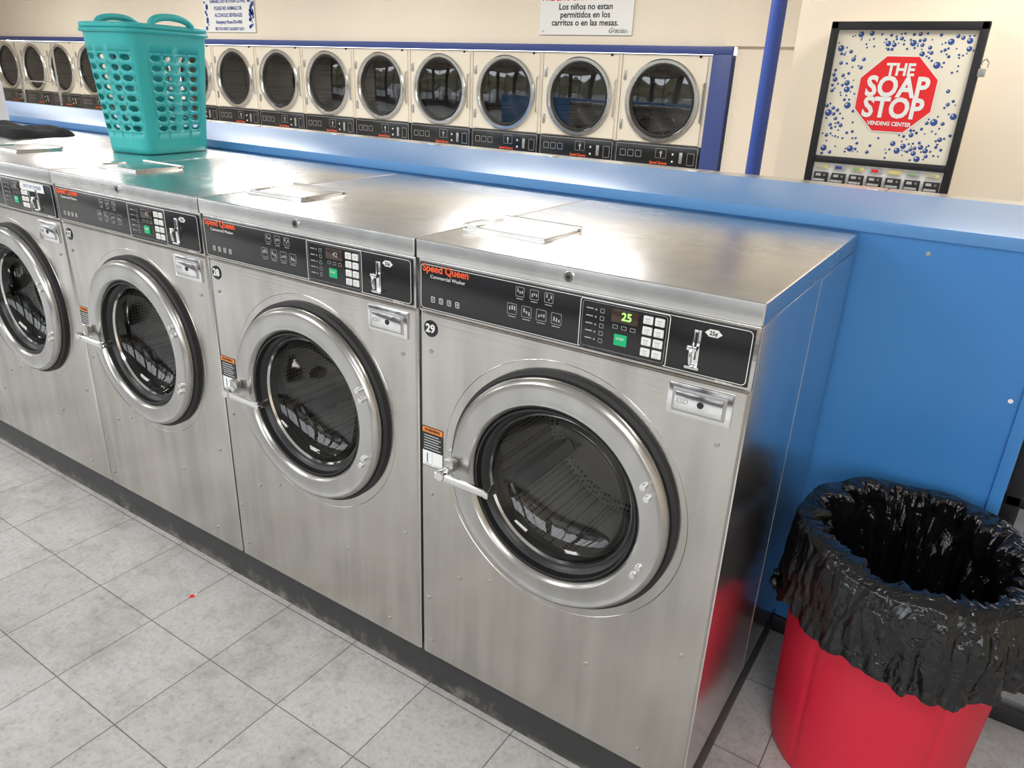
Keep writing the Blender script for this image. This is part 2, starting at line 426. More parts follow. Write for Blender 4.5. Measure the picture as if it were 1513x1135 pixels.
    b.rect(0.006, 0.063, 0.758, 0.771, -0.0013, M_warn); b.rect(0.006, 0.063, 0.674, 0.712, -0.0013, M_paper)
    b.text('WARNING', 0.009, M_black, (0.034, -0.0016, 0.7645), 'CENTER', bold=0.0003)
    for k in range(6): b.rect(0.010, 0.058 - 0.006 * (k % 2), 0.717 + k * 0.0065, 0.7195 + k * 0.0065, -0.0013, M_grey)
    for k in range(2): b.rect(0.010 + k * 0.027, 0.032 + k * 0.027, 0.676, 0.679, -0.0016, M_grey)
    b.rect(0.033, 0.034, 0.678, 0.710, -0.0016, M_grey); b.rect(0.018, 0.021, 0.682, 0.706, -0.0016, M_navy)
    # door
    c0 = (CX, 0, CZ)
    b.lathe([(0.262, 0.001), (0.262, -0.010), (0.254, -0.014), (0.244, -0.010), (0.242, 0.01)], c0, M_rubber, seg=96)
    b.lathe([(0.243, -0.004), (0.250, -0.010), (0.252, -0.022), (0.249, -0.030), (0.242, -0.035), (0.236, -0.033), (0.232, -0.032), (0.205, -0.036), (0.199, -0.036), (0.193, -0.031), (0.189, -0.020), (0.187, 0.0)], c0, M_ring, seg=96)
    b.lathe([(0.190, -0.020), (0.187, -0.026), (0.183, -0.026), (0.180, -0.013), (0.171, -0.006), (0.167, 0.002), (0.165, 0.03)], c0, M_blackm, seg=96)
    b.lathe([(0.168, 0.004), (0.160, 0.022), (0.13, 0.043), (0.09, 0.055), (0.05, 0.060), (0, 0.062)], c0, M_glass, seg=64)
    b.lathe([(0.1685, 0.000), (0.166, -0.002), (0.163, 0.004)], c0, M_chrome, seg=64)
    # gasket and drum
    b.lathe([(0.242, 0.005), (0.225, 0.02), (0.205, 0.035), (0.21, 0.045), (0.195, 0.055), (0.20, 0.065), (0.19, 0.075)], c0, M_rubber, seg=64)
    b.lathe([(0.19, 0.074), (0.20, 0.08), (0.250, 0.10), (0.258, 0.12), (0.258, 0.40), (0.24, 0.42), (0.07, 0.42), (0, 0.42)], c0, M_drum, seg=64)
    for k in range(3):
        a = 1.0 + k * 2.094; rm = Matrix.Translation(Vector(c0)) @ Matrix.Rotation(a, 4, 'Y')
        b.box(-0.020, 0.020, 0.12, 0.41, -0.258, -0.212, M_baffle, 0.012, 3, rm)
    # hinge bolts
    for s2 in (0.088, -0.088):
        for t in (-0.011, 0.011):
            ang = math.asin((s2 + t) / 0.222)
            b.disc((CX + 0.219 * math.cos(ang), 0, CZ + 0.219 * math.sin(ang)), 0.0068, M_chrome, 0.006, -0.039, seg=16)
    # latch handle
    zl = 0.705
    b.box(0.086, 0.124, -0.012, 0.0, zl - 0.020, zl + 0.035, M_dchrome, 0.004)
    b.tube([(0.112, 0.0, zl + 0.006), (0.112, -0.062, zl + 0.006)], 0.009, M_chrome, 14)
    b.lathe([(0, -0.014), (0.010, -0.014), (0.013, -0.008), (0.013, 0.008), (0.010, 0.014), (0, 0.014)], (0.112, -0.062, zl + 0.004), M_chrome, seg=20, axis='Y')
    b.box(0.104, 0.132, -0.052, -0.033, zl + 0.010, zl + 0.034, M_dchrome, 0.004)
    b.box(0.094, 0.238, -0.072, -0.062, zl - 0.009, zl + 0.009, M_chrome, 0.0045, 3)
    b.box(0.225, 0.238, -0.074, -0.034, zl - 0.009, zl + 0.009, M_chrome, 0.004)
    # cabinet screws
    for (xx, zz) in ((0.664, 0.93), (0.03, 0.955), (0.03, 0.60), (0.115, 0.40), (0.20, 0.43), (0.46, 0.33), (0.02, 0.30), (0.60, 0.17), (0.66, 0.46), (0.03, 0.17)):
        b.disc((xx, 0, zz), 0.0048, M_dchrome, 0.003, -0.003, seg=12)
    # soap hatch on lid
    b.box(0.014, 0.222, 0.128, 0.286, ZT - 0.001, ZT + 0.004, M_lid, 0.002)
    b.box(0.022, 0.218, 0.132, 0.276, ZT + 0.003, ZT + 0.010, M_lid, 0.003, 3)
    b.tube([(0.018, 0.285, ZT + 0.009), (0.222, 0.285, ZT + 0.009)], 0.005, M_lid, 8)
    b.box(0.010, 0.050, 0.128, 0.205, ZT + 0.009, ZT + 0.014, M_lid, 0.002)
    if on: b.text('25', 0.020, M_lcdg, (0.476, y - 0.0014, 1.122), 'CENTER', bold=0.0003)
    else: b.text('42', 0.016, M_grey, (0.476, y - 0.0014, 1.122), 'CENTER')
    return b
me_on = build_washer(True).mesh('washer_mesh_running')
me_off = build_washer(False).mesh('washer_mesh')

for k in range(7):
    w = inst('washing_machine', me_on if k == 0 else me_off, (-PITCH * k, 0, 0))
    t = B(); t.text(str(29 - k), 0.025, M_white, (0.030, -0.002, 1.005), 'CENTER', bold=0.0008)
    t.obj('number_badge', (0, 0, 0), w)
    if k == 3:
        t = B(); t.box(0.515, 0.655, -0.009, -0.0075, 1.116, 1.142, M_paper); t.text('OUT OF ORDER', 0.015, M_navy, (0.585, -0.0093, 1.129), 'CENTER', shear=0.2)
        t.obj('paper_note', (0, 0, 0), w)
for k in range(9):
    inst('washing_machine', me_off, (1.30 + W - PITCH * k, 2.19, 0), math.pi, (1, 1, 0.966))

# curbs
b = B(); b.box(-7 * PITCH + 0.72, W - 0.004, 0.018, D - 0.01, 0.0, ZB - 0.001, M_curb, 0.006); b.obj('washer_curb')
b = B(); b.box(-7 * PITCH + 0.6, 2.0, 1.44, 2.17, 0.0, ZB * 0.966 - 0.001, M_curb, 0.006); b.obj('washer_curb')

# ------------------------------------------------------------------ blue counter / bulkhead
b = B()
b.box(-6.0, 2.1, 0.776, 1.405, 1.196, 1.226, M_topblue, 0.004)
b.box(-6.0, 1.13, 0.786, 0.806, 0.05, 1.196, M_panelblue)
b.box(-6.0, 1.13, 1.375, 1.395, 0.0, 1.196, M_panelblue)
b.box(-6.0, -5.98, 0.806, 1.375, 0.0, 1.196, M_panelblue)
b.box(1.11, 1.13, 0.806, 1.375, 0.0, 1.196, M_panelblue)
b.box(1.118, 1.146, 0.776, 0.800, 0.05, 1.196, M_panelblue, 0.003)
b.box(-6.0, 2.08, 0.776, 0.812, 0.0, 0.055, M_steelblk, 0.004)
b.box(2.04, 2.08, 0.776, 0.812, 0.05, 1.196, M_steelblk, 0.004)
b.box(2.04, 2.08, 1.36, 1.40, 0.0, 1.196, M_steelblk, 0.004)
b.box(1.15, 1.185, 0.79, 0.825, 0.05, 1.196, M_steelblk, 0.004)
b.box(1.15, 2.04, 0.79, 0.82, 0.60, 0.63, M_steelblk, 0.004)
for (x, z) in ((0.86, 1.165), (1.10, 0.86), (1.02, 0.45)): b.disc((x, 0.786, z), 0.006, M_chrome, 0.003, -0.003, seg=14)
b.obj('folding_counter')

# ------------------------------------------------------------------ dryers
YD = 5.17; DW = 0.80
def build_dryer():
    b = B()
    b.box(0.002, 0.014, 0.004, 0.6, 0.0, 1.733, M_cream); b.box(DW - 0.014, DW - 0.002, 0.004, 0.6, 0.0, 1.733, M_cream)
    b.box(0.014, DW - 0.014, 0.58, 0.6, 0.0, 1.733, M_cream); b.box(0.002, DW - 0.002, 0.004, 0.6, 1.720, 1.733, M_cream)
    for zc, za, zb in ((1.364, 0.90, 1.733), (0.47, 0.0, 0.90)):
        b.plate_hole(0.006, DW - 0.006, za + 0.004, zb - 0.004, 0.40, zc, 0.28, 0.0, M_cream, 64)
        b.flange(0.002, DW - 0.002, za, zb, 0.0, 0.012, 0.004, M_cream)
        b.plate_hole(0.034, DW - 0.034, zc - 0.335, zc + 0.348, 0.40, zc, 0.28, -0.012, M_cream, 64)
        b.flange(0.030, DW - 0.030, zc - 0.339, zc + 0.352, -0.012, 0.0, 0.004, M_cream)
        b.lathe([(0.335, -0.012), (0.335, -0.032), (0.325, -0.044), (0.303, -0.044), (0.290, -0.030), (0.285, -0.010)], (0.40, 0, zc), M_chrome2, seg=64)
        b.lathe([(0.287, -0.020), (0.280, -0.024), (0.268, -0.015), (0.268, 0.03)], (0.40, 0, zc), M_rubber, seg=64)
        b.lathe([(0.270, -0.012), (0.15, -0.020), (0.0, -0.024)], (0.40, 0, zc), M_dglass, seg=64)
        b.lathe([(0.268, 0.03), (0.33, 0.05), (0.33, 0.52), (0.1, 0.54), (0, 0.54)], (0.40, 0, zc), M_drum2, seg=48)
        for k in range(3):
            rm = Matrix.Translation((0.40, 0, zc)) @ Matrix.Rotation(0.3 + 2.094 * k, 4, 'Y')
            b.box(-0.02, 0.02, 0.06, 0.5, -0.33, -0.27, M_baffle, 0.01, 2, rm)
        b.tube([(0.762, -0.012, zc - 0.16), (0.762, -0.035, zc - 0.15), (0.762, -0.035, zc + 0.15), (0.762, -0.012, zc + 0.16)], 0.008, M_chrome, 8)
        for q in (-0.2, 0.2): b.box(0.03, 0.055, -0.022, -0.01, zc + q - 0.04, zc + q + 0.04, M_dchrome, 0.003)
    for z0 in (0.815,):
        b.box(0.004, DW - 0.004, -0.02, 0.0, z0, z0 + 0.205, M_black, 0.005)
        y = -0.0206
        b.outline(0.02, DW - 0.02, z0 + 0.012, z0 + 0.193, y, 0.003, M_grey, 0.01)
        b.text('Speed Queen', 0.03, M_orange, (0.35, y, z0 + 0.05), bold=0.0008)
        for k in range(3):
            b.outline(0.06 + 0.075 * k, 0.115 + 0.075 * k, z0 + 0.085, z0 + 0.14, y, 0.003, M_grey, 0.004)
        b.outline(0.40, 0.50, z0 + 0.09, z0 + 0.17, y, 0.002, M_grey, 0.004)
        b.raw([(0.435, y, z0 + 0.13), (0.45, y, z0 + 0.155), (0.465, y, z0 + 0.13)], [(0, 2, 1)], M_grey)
        b.rect(0.446, 0.454, z0 + 0.10, z0 + 0.132, y, M_grey)
        b.box(0.62, 0.65, -0.026, -0.02, z0 + 0.06, z0 + 0.15, M_dchrome, 0.003)
        b.outline(0.69, 0.755, z0 + 0.05, z0 + 0.15, y, 0.004, M_dchrome, 0.004)
        for k in range(2): b.disc((0.56, 0, z0 + 0.07 + 0.06 * k), 0.009, M_white, 0.004, -0.024, seg=14)
    b.disc((0.70, 0, 1.719), 0.012, M_black, 0.003, -0.015, seg=20)
    return b
me_dry = build_dryer().mesh('dryer_mesh')
ND = 16
for k in range(ND): inst('tumble_dryer', me_dry, (-1.263 - DW * (k + 1), YD, 0))
XL = -1.263 - DW * ND

# ------------------------------------------------------------------ room shell
H = 2.85; YF = -3.6; XR = 3.6
def shell(name, *a, m=M_wall, bev=0):
    b = B(); b.box(*a, m, bev); return b.obj(name)
shell('floor', XL - 0.2, XR + 0.2, YF - 0.2, YD + 0.9, -0.1, 0.0, m=m_floor())
shell('ceiling', XL - 0.2, XR + 0.2, YF - 0.2, YD + 0.9, H, H + 0.1, m=M_ceil)
b = B(); b.box(XL, -1.08, YD + 0.01, YD + 0.15, 1.80, H, M_wall); b.box(-1.08, -0.20, YD + 0.01, YD + 0.15, 0, H, M_wall)
b.box(-1.263 + 0.1, -0.3, YD - 0.03, YD + 0.01, 1.80, H, M_wall)
b.obj('wall_back')
b = B(); b.box(-0.30, XR, 3.85, 4.0, 0, H, M_wall2); b.box(-0.30, -0.15, 4.0, YD + 0.15, 0, H, M_wall2); b.obj('wall_vending')
shell('wall_right', XR, XR + 0.15, YF, 3.85, 0, H, m=M_wall2)
shell('wall_left', XL - 0.15, XL, YF, YD + 0.6, 0, H)
# blue trim round dryer bank
b = B(); b.box(XL, -1.10, YD - 0.03, YD + 0.009, 1.737, 1.796, M_trimblue, 0.004); b.box(-1.258, -1.10, YD - 0.03, YD + 0.4, 0.0, 1.7365, M_trimblue, 0.004); b.obj('trim_1')
# unseen front wall with storefront windows; low wall and frames darkened for reflections
b = B(); b.box(XL, XR, YF - 0.15, YF, 0, 0.35, M_dado); b.box(XL, XR, YF - 0.15, YF, 2.55, H, M_wall)
nwin = 9; ww = (XR - XL) / nwin
for k in range(nwin + 1):
    b.box(XL + ww * k - 0.12, XL + ww * k + 0.12, YF - 0.15, YF, 0.35, 2.55, M_dado)
b.obj('wall_front')
M_mull = mat('dark_aluminium', (0.06, 0.055, 0.05), 0.4, 0.6)
for k in range(nwin):
    b = B(); a0 = XL + ww * k + 0.12; a1 = XL + ww * (k + 1) - 0.12
    for (p, q, r, s) in ((a0, a0 + 0.05, 0.35, 2.55), (a1 - 0.05, a1, 0.35, 2.55), (a0, a1, 0.35, 0.40), (a0, a1, 2.50, 2.55), ((a0 + a1) / 2 - 0.025, (a0 + a1) / 2 + 0.025, 0.4, 2.5)):
        b.box(p, q, YF - 0.1, YF - 0.05, r, s, M_mull)
    b.obj('window_%d' % (k + 1))
# outside: parking lot, cars, trees
M_asph = mat('asphalt', (0.20, 0.20, 0.20), 0.9, bump=0.2)
shell('parking_lot', -40, 30, -45, YF - 0.2, -0.2, -0.12, m=M_asph)
M_leaf = mat('tree_foliage', (0.12, 0.11, 0.06), 0.9, bump=1.0, bscale=3)
b = B(); NXh = 180; NZh = 14; vs = []
for j in range(NZh + 1):
    for i in range(NXh + 1):
        x_ = -45 + 80 * i / NXh; z_ = -0.12 + (4.6 + 1.6 * noise.noise(Vector((x_ * 0.35, 0, 2)))) * j / NZh
        vs.append((x_, -24 + 1.3 * noise.noise(Vector((x_ * 0.6, z_ * 0.8, 0))) + 0.05 * j * j * -0.3, z_))
b.raw(vs, [(j * (NXh + 1) + i, j * (NXh + 1) + i + 1, (j + 1) * (NXh + 1) + i + 1, (j + 1) * (NXh + 1) + i) for j in range(NZh) for i in range(NXh)], M_leaf)
b.obj('tree_line')
def car(col, loc, rz):
    b = B(); Mc = mat('car_paint', col, 0.25, 0.2, coat=1.0)
    body = [(-2.2, 0.35), (-2.25, 0.62), (-2.1, 0.86), (-1.2, 0.98), (-0.95, 1.0), (1.35, 1.02), (2.05, 0.98), (2.2, 0.75), (2.2, 0.35)]
    cab = [(-1.15, 0.97), (-0.45, 1.42), (0.75, 1.45), (1.55, 1.02)]
    def prism(pr, hw, m, hw2=None):
        n = len(pr); hw2 = hw2 or [hw] * n
        vs = [(p[0], -hw2[i], p[1]) for i, p in enumerate(pr)] + [(p[0], hw2[i], p[1]) for i, p in enumerate(pr)]
        b.raw(vs, [(i, (i + 1) % n, n + (i + 1) % n, n + i) for i in range(n)] + [tuple(range(n))[::-1], tuple(range(n, 2 * n))], m)
    prism(body, 0.88, Mc); prism(cab, 0.8, M_darkglass, [0.82, 0.66, 0.66, 0.82]); prism([(-0.5, 1.42), (-0.4, 1.47), (0.7, 1.49), (0.8, 1.44)], 0.66, Mc)
    for wx in (-1.4, 1.35):
        for wy in (-0.85, 0.85):
            mx = Matrix.Translation((wx, wy, 0.33))
            b.lathe([(0, -0.1), (0.33, -0.1), (0.33, 0.1), (0, 0.1)], (0, 0, 0), M_rubber, seg=24, mx=mx); b.lathe([(0, -0.11), (0.2, -0.11), (0.2, 0.11), (0, 0.11)], (0, 0, 0), M_dchrome, seg=20, mx=mx)
    ob = b.obj('parked_car', (loc[0], loc[1], -0.12), sharp=25); ob.rotation_euler = (0, 0, rz)
for i, (cx_, col) in enumerate(((-14.5, (0.5, 0.5, 0.52)), (-11, (0.6, 0.6, 0.6)), (-7.6, (0.03, 0.05, 0.12)), (-4.6, (0.7, 0.7, 0.7)), (-1.6, (0.35, 0.36, 0.38)), (2.2, (0.3, 0.02, 0.02)))):
    car(col, (cx_, -9.6), math.pi / 2 + 0.05 * (i % 2))

# pole
b = B(); b.lathe([(0.048, 0), (0.048, H)], (0, 0, 0), M_poleblue, 'Z', 32); b.lathe([(0.08, 0), (0.08, 0.02), (0.05, 0.03)], (0, 0, 0), M_poleblue, 'Z', 32)
b.obj('support_pole', (-0.475, 4.0, 0))

# ------------------------------------------------------------------ wall signs
b = B(); yy = YD - 0.04
b.box(-2.92, -2.0, yy + 0.03, yy + 0.045, 1.873, 2.42, M_paper, 0.003); yt = yy + 0.0285
b.text('PRECAUCION / PELIGRO', 0.080, M_signred, (-2.46, yt, 2.170), 'CENTER', bold=0.001)
for i, s_ in enumerate(('Los ni\u00f1os no estan', 'permitidos en los', 'carritos o en las mesas.')):
    b.text(s_, 0.070, M_black, (-2.46, yt, 2.095 - 0.063 * i), 'CENTER', bold=0.0012)
b.text('Gracias', 0.055, M_black, (-2.14, yt, 1.908), 'CENTER', shear=0.4)
b.text('CAUTION / DANGER', 0.09, M_signred, (-2.46, yt, 2.33), 'CENTER', bold=0.001)
for sx_ in (-2.88, -2.04):
    b.disc((sx_, yt, 1.90), 0.008, M_dchrome, 0.003, -0.003, seg=10)
b.obj('warning_sign')
b = B()
b.box(-7.75, -6.82, yy + 0.03, yy + 0.045, 1.874, 2.48, M_paper, 0.003)
for i, (s_, sz) in enumerate((('NOT RESPONSIBLE FOR', 0.07), ('DAMAGED, LOST OR STOLEN CLOTHES.', 0.044), ('PLEASE NO ANIMALS OR', 0.056), ('ALCOHOLIC BEVERAGES', 0.056), ('Emergency Phone 876-4900', 0.052), ('SEE YOU NEXT LAUNDRY DAY!', 0.046))):
    b.text(s_, sz, M_navy, (-7.285, yt, 2.28 - 0.074 * i), 'CENTER', bold=0.0015, sx=0.82)
rr = random.Random(3)
for side in (-7.70, -6.87):
    for k in range(26): b.disc((side + rr.uniform(-0.035, 0.035), yt, rr.uniform(1.9, 2.45)), rr.uniform(0.008, 0.026), M_navy, 0.001, -0.001, seg=12)
b.obj('laundry_notice_sign')

# ------------------------------------------------------------------ soap vending machine
b = B(); x0, x1, z0, z1 = -0.065, 0.705, 0.93, 1.862; yf = 3.65
b.box(x0 + 0.01, x1 - 0.01, yf + 0.02, 3.848, z0, z1 - 0.005, M_cream, 0.004)
fw = 0.042
b.box(x0, x0 + fw, yf - 0.01, yf + 0.04, z0, z1, M_steelblk, 0.006); b.box(x1 - fw, x1, yf - 0.01, yf + 0.04, z0, z1, M_steelblk, 0.006)
b.box(x0, x1, yf - 0.01, yf + 0.04, z1 - fw, z1, M_steelblk, 0.006); b.box(x0, x1, yf - 0.01, yf + 0.04, z0, z0 + fw, M_steelblk, 0.006)
b.box(x0 + fw, x1 - fw, yf + 0.008, yf + 0.02, 1.150, z1 - fw, M_poster)
rr = random.Random(11); placed = []
ocx, ocz = 0.332, 1.498
def try_bub(cx_, cz_, r_):
    if not (x0 + fw + r_ < cx_ < x1 - fw - r_ and 1.152 + r_ < cz_ < z1 - fw - r_): return
    if math.hypot(cx_ - ocx, cz_ - ocz) < 0.205 + r_: return
    for (a_, b_, c_) in placed:
        if math.hypot(a_ - cx_, b_ - cz_) < (r_ + c_) * 1.02: return
    placed.append((cx_, cz_, r_))
for k in range(70): try_bub(rr.uniform(x0, x1), rr.uniform(1.15, z1), rr.uniform(0.011, 0.019))
base = list(placed)
for k in range(420):
    q = rr.choice(base); an = rr.uniform(0, 6.28); dd = rr.expovariate(1 / 0.045) + 0.018
    try_bub(q[0] + dd * math.cos(an), q[1] + dd * math.sin(an), rr.choice((0.004, 0.005, 0.006, 0.008, 0.010)))
for (a_, b_, c_) in placed:
    b.disc((a_, yf, b_), c_, M_bubble, 0.0006, 0.0072, seg=16)
    if c_ > 0.0095: b.disc((a_ - c_ * 0.35, yf, b_ + c_ * 0.3), c_ * 0.28, M_poster, 0.0004, 0.0066, seg=10)
b.box(x0 + fw, x1 - fw, yf - 0.006, yf + 0.03, 1.112, 1.150, M_steelblk, 0.003)
b.box(x0 + fw, x1 - fw, yf + 0.006, yf + 0.02, z0 + fw, 1.112, M_paper)
cols = [M_grey, M_navy, M_mutegreen, M_signred, M_muteyel, M_mutegreen, M_grey]
for k in range(7):
    xx = x0 + fw + 0.012 + k * 0.098
    b.box(xx + 0.006, xx + 0.070, yf - 0.0, yf + 0.01, 1.078, 1.101, M_grey if k % 2 else M_muteyel, 0.001)
    b.box(xx + 0.014, xx + 0.050, yf - 0.002, yf + 0.01, 1.082, 1.097, cols[k])
    b.box(xx, xx + 0.080, yf - 0.008, yf + 0.01, 0.992, 1.058, M_steelblk, 0.003)
    b.box(xx + 0.008, xx + 0.072, yf - 0.045, yf - 0.005, 1.004, 1.022, M_dchrome, 0.004)
    b.disc((xx + 0.06, yf, 1.042), 0.008, M_chrome, 0.004, -0.013, seg=12); b.rect(xx + 0.012, xx + 0.04, 1.035, 1.050, yf - 0.0085, M_grey)
oc = (ocx, yf, ocz)
def octa(r, y, m):
    b.raw([(oc[0] + r * math.cos(math.radians(22.5 + 45 * k)), y, oc[2] + r * math.sin(math.radians(22.5 + 45 * k))) for k in range(8)], [tuple(range(8))], m)
octa(0.214, yf + 0.0060, M_paper); octa(0.208, yf + 0.0054, M_signred)
b.text('THE', 0.085, M_paper, (oc[0], yf + 0.004, 1.622), 'CENTER', bold=0.003, sx=0.92)
b.text('SOAP', 0.145, M_paper, (oc[0], yf + 0.004, 1.532), 'CENTER', bold=0.005, sx=0.88)
b.text('STOP', 0.145, M_paper, (oc[0], yf + 0.004, 1.424), 'CENTER', bold=0.005, sx=0.88)
b.text('VENDING CENTER', 0.029, M_paper, (oc[0], yf + 0.004, 1.345), 'CENTER', bold=0.001, sx=0.92)
b.box(x1 - 0.005, x1 + 0.03, yf - 0.02, yf + 0.02, 1.60, 1.64, M_dchrome, 0.004)
b.tube([(x1 + 0.005, yf - 0.02, 1.645), (x1 + 0.005, yf - 0.02, 1.675), (x1 + 0.022, yf - 0.02, 1.685), (x1 + 0.034, yf - 0.02, 1.67), (x1 + 0.034, yf - 0.02, 1.645)], 0.004, M_chrome, 8)
b.obj('soap_vending_machine')

# ------------------------------------------------------------------ laundry basket
def basket():
    b = B(); Hh = 0.42
    def per(s, h):
        f = h / Hh
        ax = 0.106 + 0.026 * f; ay = 0.146 + 0.034 * f
        a = s * 2 * math.pi
        c, sn = math.cos(a), math.sin(a); e = 0.34
        return Vector((ax * math.copysign(abs(c) ** e, c), ay * math.copysign(abs(sn) ** e, sn), h))
    N = 1440; pts = [per(k / N, 0.2) for k in range(N + 1)]; cum = [0]
    for k in range(N): cum.append(cum[-1] + (pts[k + 1] - pts[k]).length)
    def S(q):
        q = (q % 1.0) * cum[-1]; i = bisect.bisect_right(cum, q) - 1; i = min(i, N - 1)
        f = (q - cum[i]) / max(cum[i + 1] - cum[i], 1e-9); return (i + f) / N
    NC = 20; rows = 8; h0 = 0.070; h1 = 0.335; dh = (h1 - h0) / rows
    def surf(q, h): return per(S(q), h)
    for c in range(NC):
        q0 = c / NC; q1 = (c + 1) / NC; qc = (q0 + q1) / 2
        corner = (c % 10) in (2, 7)
        sub = 6
        for (ha, hb, nn) in ((0, h0, 3), (h1, Hh, 3)):
            for i in range(sub):
                for j in range(nn):
                    qa = q0 + (q1 - q0) * i / sub; qb = q0 + (q1 - q0) * (i + 1) / sub
                    za = ha + (hb - ha) * j / nn; zb = ha + (hb - ha) * (j + 1) / nn
                    b.raw([surf(qa, za), surf(qb, za), surf(qb, zb), surf(qa, zb)], [(0, 1, 2, 3)], M_teal)
        for r in range(rows):
            za = h0 + dh * r; zb = za + dh; zc = (za + zb) / 2
            if corner:
                for i in range(sub):
                    qa = q0 + (q1 - q0) * i / sub; qb = q0 + (q1 - q0) * (i + 1) / sub
                    b.raw([surf(qa, za), surf(qb, za), surf(qb, zb), surf(qa, zb)], [(0, 1, 2, 3)], M_teal)
                continue
            K = 24; inn = []; out = []
            for k in range(K):
                a = math.pi * 2 * (k + 0.5) / K; cc, ss = math.cos(a), math.sin(a)
                t = min(1 / max(abs(cc), 1e-9), 1 / max(abs(ss), 1e-9))
                inn.append(surf(qc + (q1 - q0) / 2 * 0.78 * cc, zc + dh / 2 * 0.60 * ss))
                out.append([t * cc, t * ss])
            for sx in (-1, 1):
                for sz in (-1, 1):
                    j = min(range(K), key=lambda k: (out[k][0] - sx) ** 2 + (out[k][1] - sz) ** 2); out[j] = [sx, sz]
            outv = [surf(qc + (q1 - q0) / 2 * o[0], zc + dh / 2 * o[1]) for o in out]
            b.raw(inn + outv, [(k, (k + 1) % K, K + (k + 1) % K, K + k) for k in range(K)], M_teal)
    K = 60; ring = [surf(k / K, 0.004) for k in range(K)]
    b.raw(ring, [tuple(range(K))], M_teal)
    bmesh.ops.remove_doubles(b.bm, verts=b.bm.verts[:], dist=2e-4)
    bmesh.ops.recalc_face_normals(b.bm, faces=b.bm.faces[:])
    rimp = [surf(k / 96, Hh - 0.003) * 1.0 for k in range(96)]
    b.tube(rimp, 0.008, M_teal, 8, True)
    b.tube([Vector((p.x * 1.03, p.y * 1.03, p.z - 0.015)) for p in rimp], 0.005, M_teal, 6, True)
    for sgn in (-1, 1):
        pts = []
        for k in range(17):
            a = math.pi * k / 16
            pts.append((sgn * 0.132, -0.088 * math.cos(a), Hh - 0.004 + 0.036 * math.sin(a) ** 0.7))
        b.tube(pts, 0.010, M_teal, 10)
    return b
ob = basket().obj('laundry_basket', (-1.735, 0.555, ZT + 0.003), sharp=50)
ob.rotation_euler = (0, 0, math.radians(8.6))
sm = ob.modifiers.new('thick', 'SOLIDIFY'); sm.thickness = 0.004; sm.offset = 0

# ------------------------------------------------------------------ folded cloth, bottle
b = B(); NX, NY = 40, 30; vs = []
for j in range(NY + 1):
    for i in range(NX + 1):
        u = i / NX - 0.5; v = j / NY - 0.5
        e = min(1, (0.5 - max(abs(u), abs(v))) * 14)
        z = 0.022 * e ** 0.5 + 0.014 * e * (noise.noise(Vector((u * 5, v * 5, 1.3))) + 0.5) if e > 0 else 0.0
        w = noise.noise(Vector((u * 3, v * 3, 5))) * 0.02
        vs.append((u * 0.56 + w, v * 0.27 + w + 0.02 * math.sin(u * 9), max(z, 0.0)))
fs = [(j * (NX + 1) + i, j * (NX + 1) + i + 1, (j + 1) * (NX + 1) + i + 1, (j + 1) * (NX + 1) + i) for j in range(NY) for i in range(NX)]
b.raw(vs, fs, M_cloth); ob = b.obj('folded_black_cloth', (-2.72, 0.47, ZT + 0.001)); ob.rotation_euler = (0, 0, 0.15)
b = B(); M_bot = mat('white_bottle', (0.8, 0.8, 0.8), 0.35)
b.lathe([(0, 0), (0.062, 0), (0.068, 0.008), (0.068, 0.19), (0.058, 0.225), (0.03, 0.25), (0.022, 0.262), (0.022, 0.275)], (0, 0, 0), M_bot, 'Z', 40)
b.lathe([(0.027, 0.268), (0.027, 0.31), (0.024, 0.315), (0, 0.315)], (0, 0, 0), M_bot, 'Z', 32)
b.obj('detergent_bottle', (-3.17, 0.61, ZT + 0.001))

# ------------------------------------------------------------------ red bin with liner
TX, TY = 1.000, 0.478
b = B()
def ribs(r, h, a):
    k = (a * 10 / (2 * math.pi)) % 1.0
    s_ = math.exp(-((k - 0.5) / 0.05) ** 2)
    return r - 0.0035 * s_ * (1 if 0.04 < h < 0.50 else 0) if r > 0.15 else r
b.lathe([(0, 0.012), (0.19, 0.012), (0.198, 0.002), (0.204, 0.0), (0.210, 0.012), (0.213, 0.045), (0.217, 0.15), (0.222, 0.30), (0.227, 0.46), (0.229, 0.52), (0.238, 0.525), (0.240, 0.545), (0.234, 0.55), (0.234, 0.60), (0.226, 0.604), (0.222, 0.55), (0.205, 0.05), (0.0, 0.03)], (0, 0, 0), M_red, 'Z', 240, rf=ribs)
can = b.obj('trash_can', (TX, TY, 0.0), sharp=40)
b = B(); NA = 420
prof = [(0.0, 0.07), (0.10, 0.08), (0.17, 0.12), (0.195, 0.25), (0.205, 0.38), (0.215, 0.50), (0.221, 0.58), (0.227, 0.612), (0.236, 0.622), (0.245, 0.612), (0.249, 0.58), (0.250, 0.55), (0.250, 0.52), (0.250, 0.49), (0.251, 0.462), (0.252, 0.438)]
rowsP = []
for i in range(len(prof) - 1):
    nsub = 8 if i > 1 else 3
    for k in range(nsub):
        f = k / nsub; rowsP.append((prof[i][0] * (1 - f) + prof[i + 1][0] * f, prof[i][1] * (1 - f) + prof[i + 1][1] * f, (i + f) / (len(prof) - 1)))
rowsP.append((*prof[-1], 1.0)); vs = []
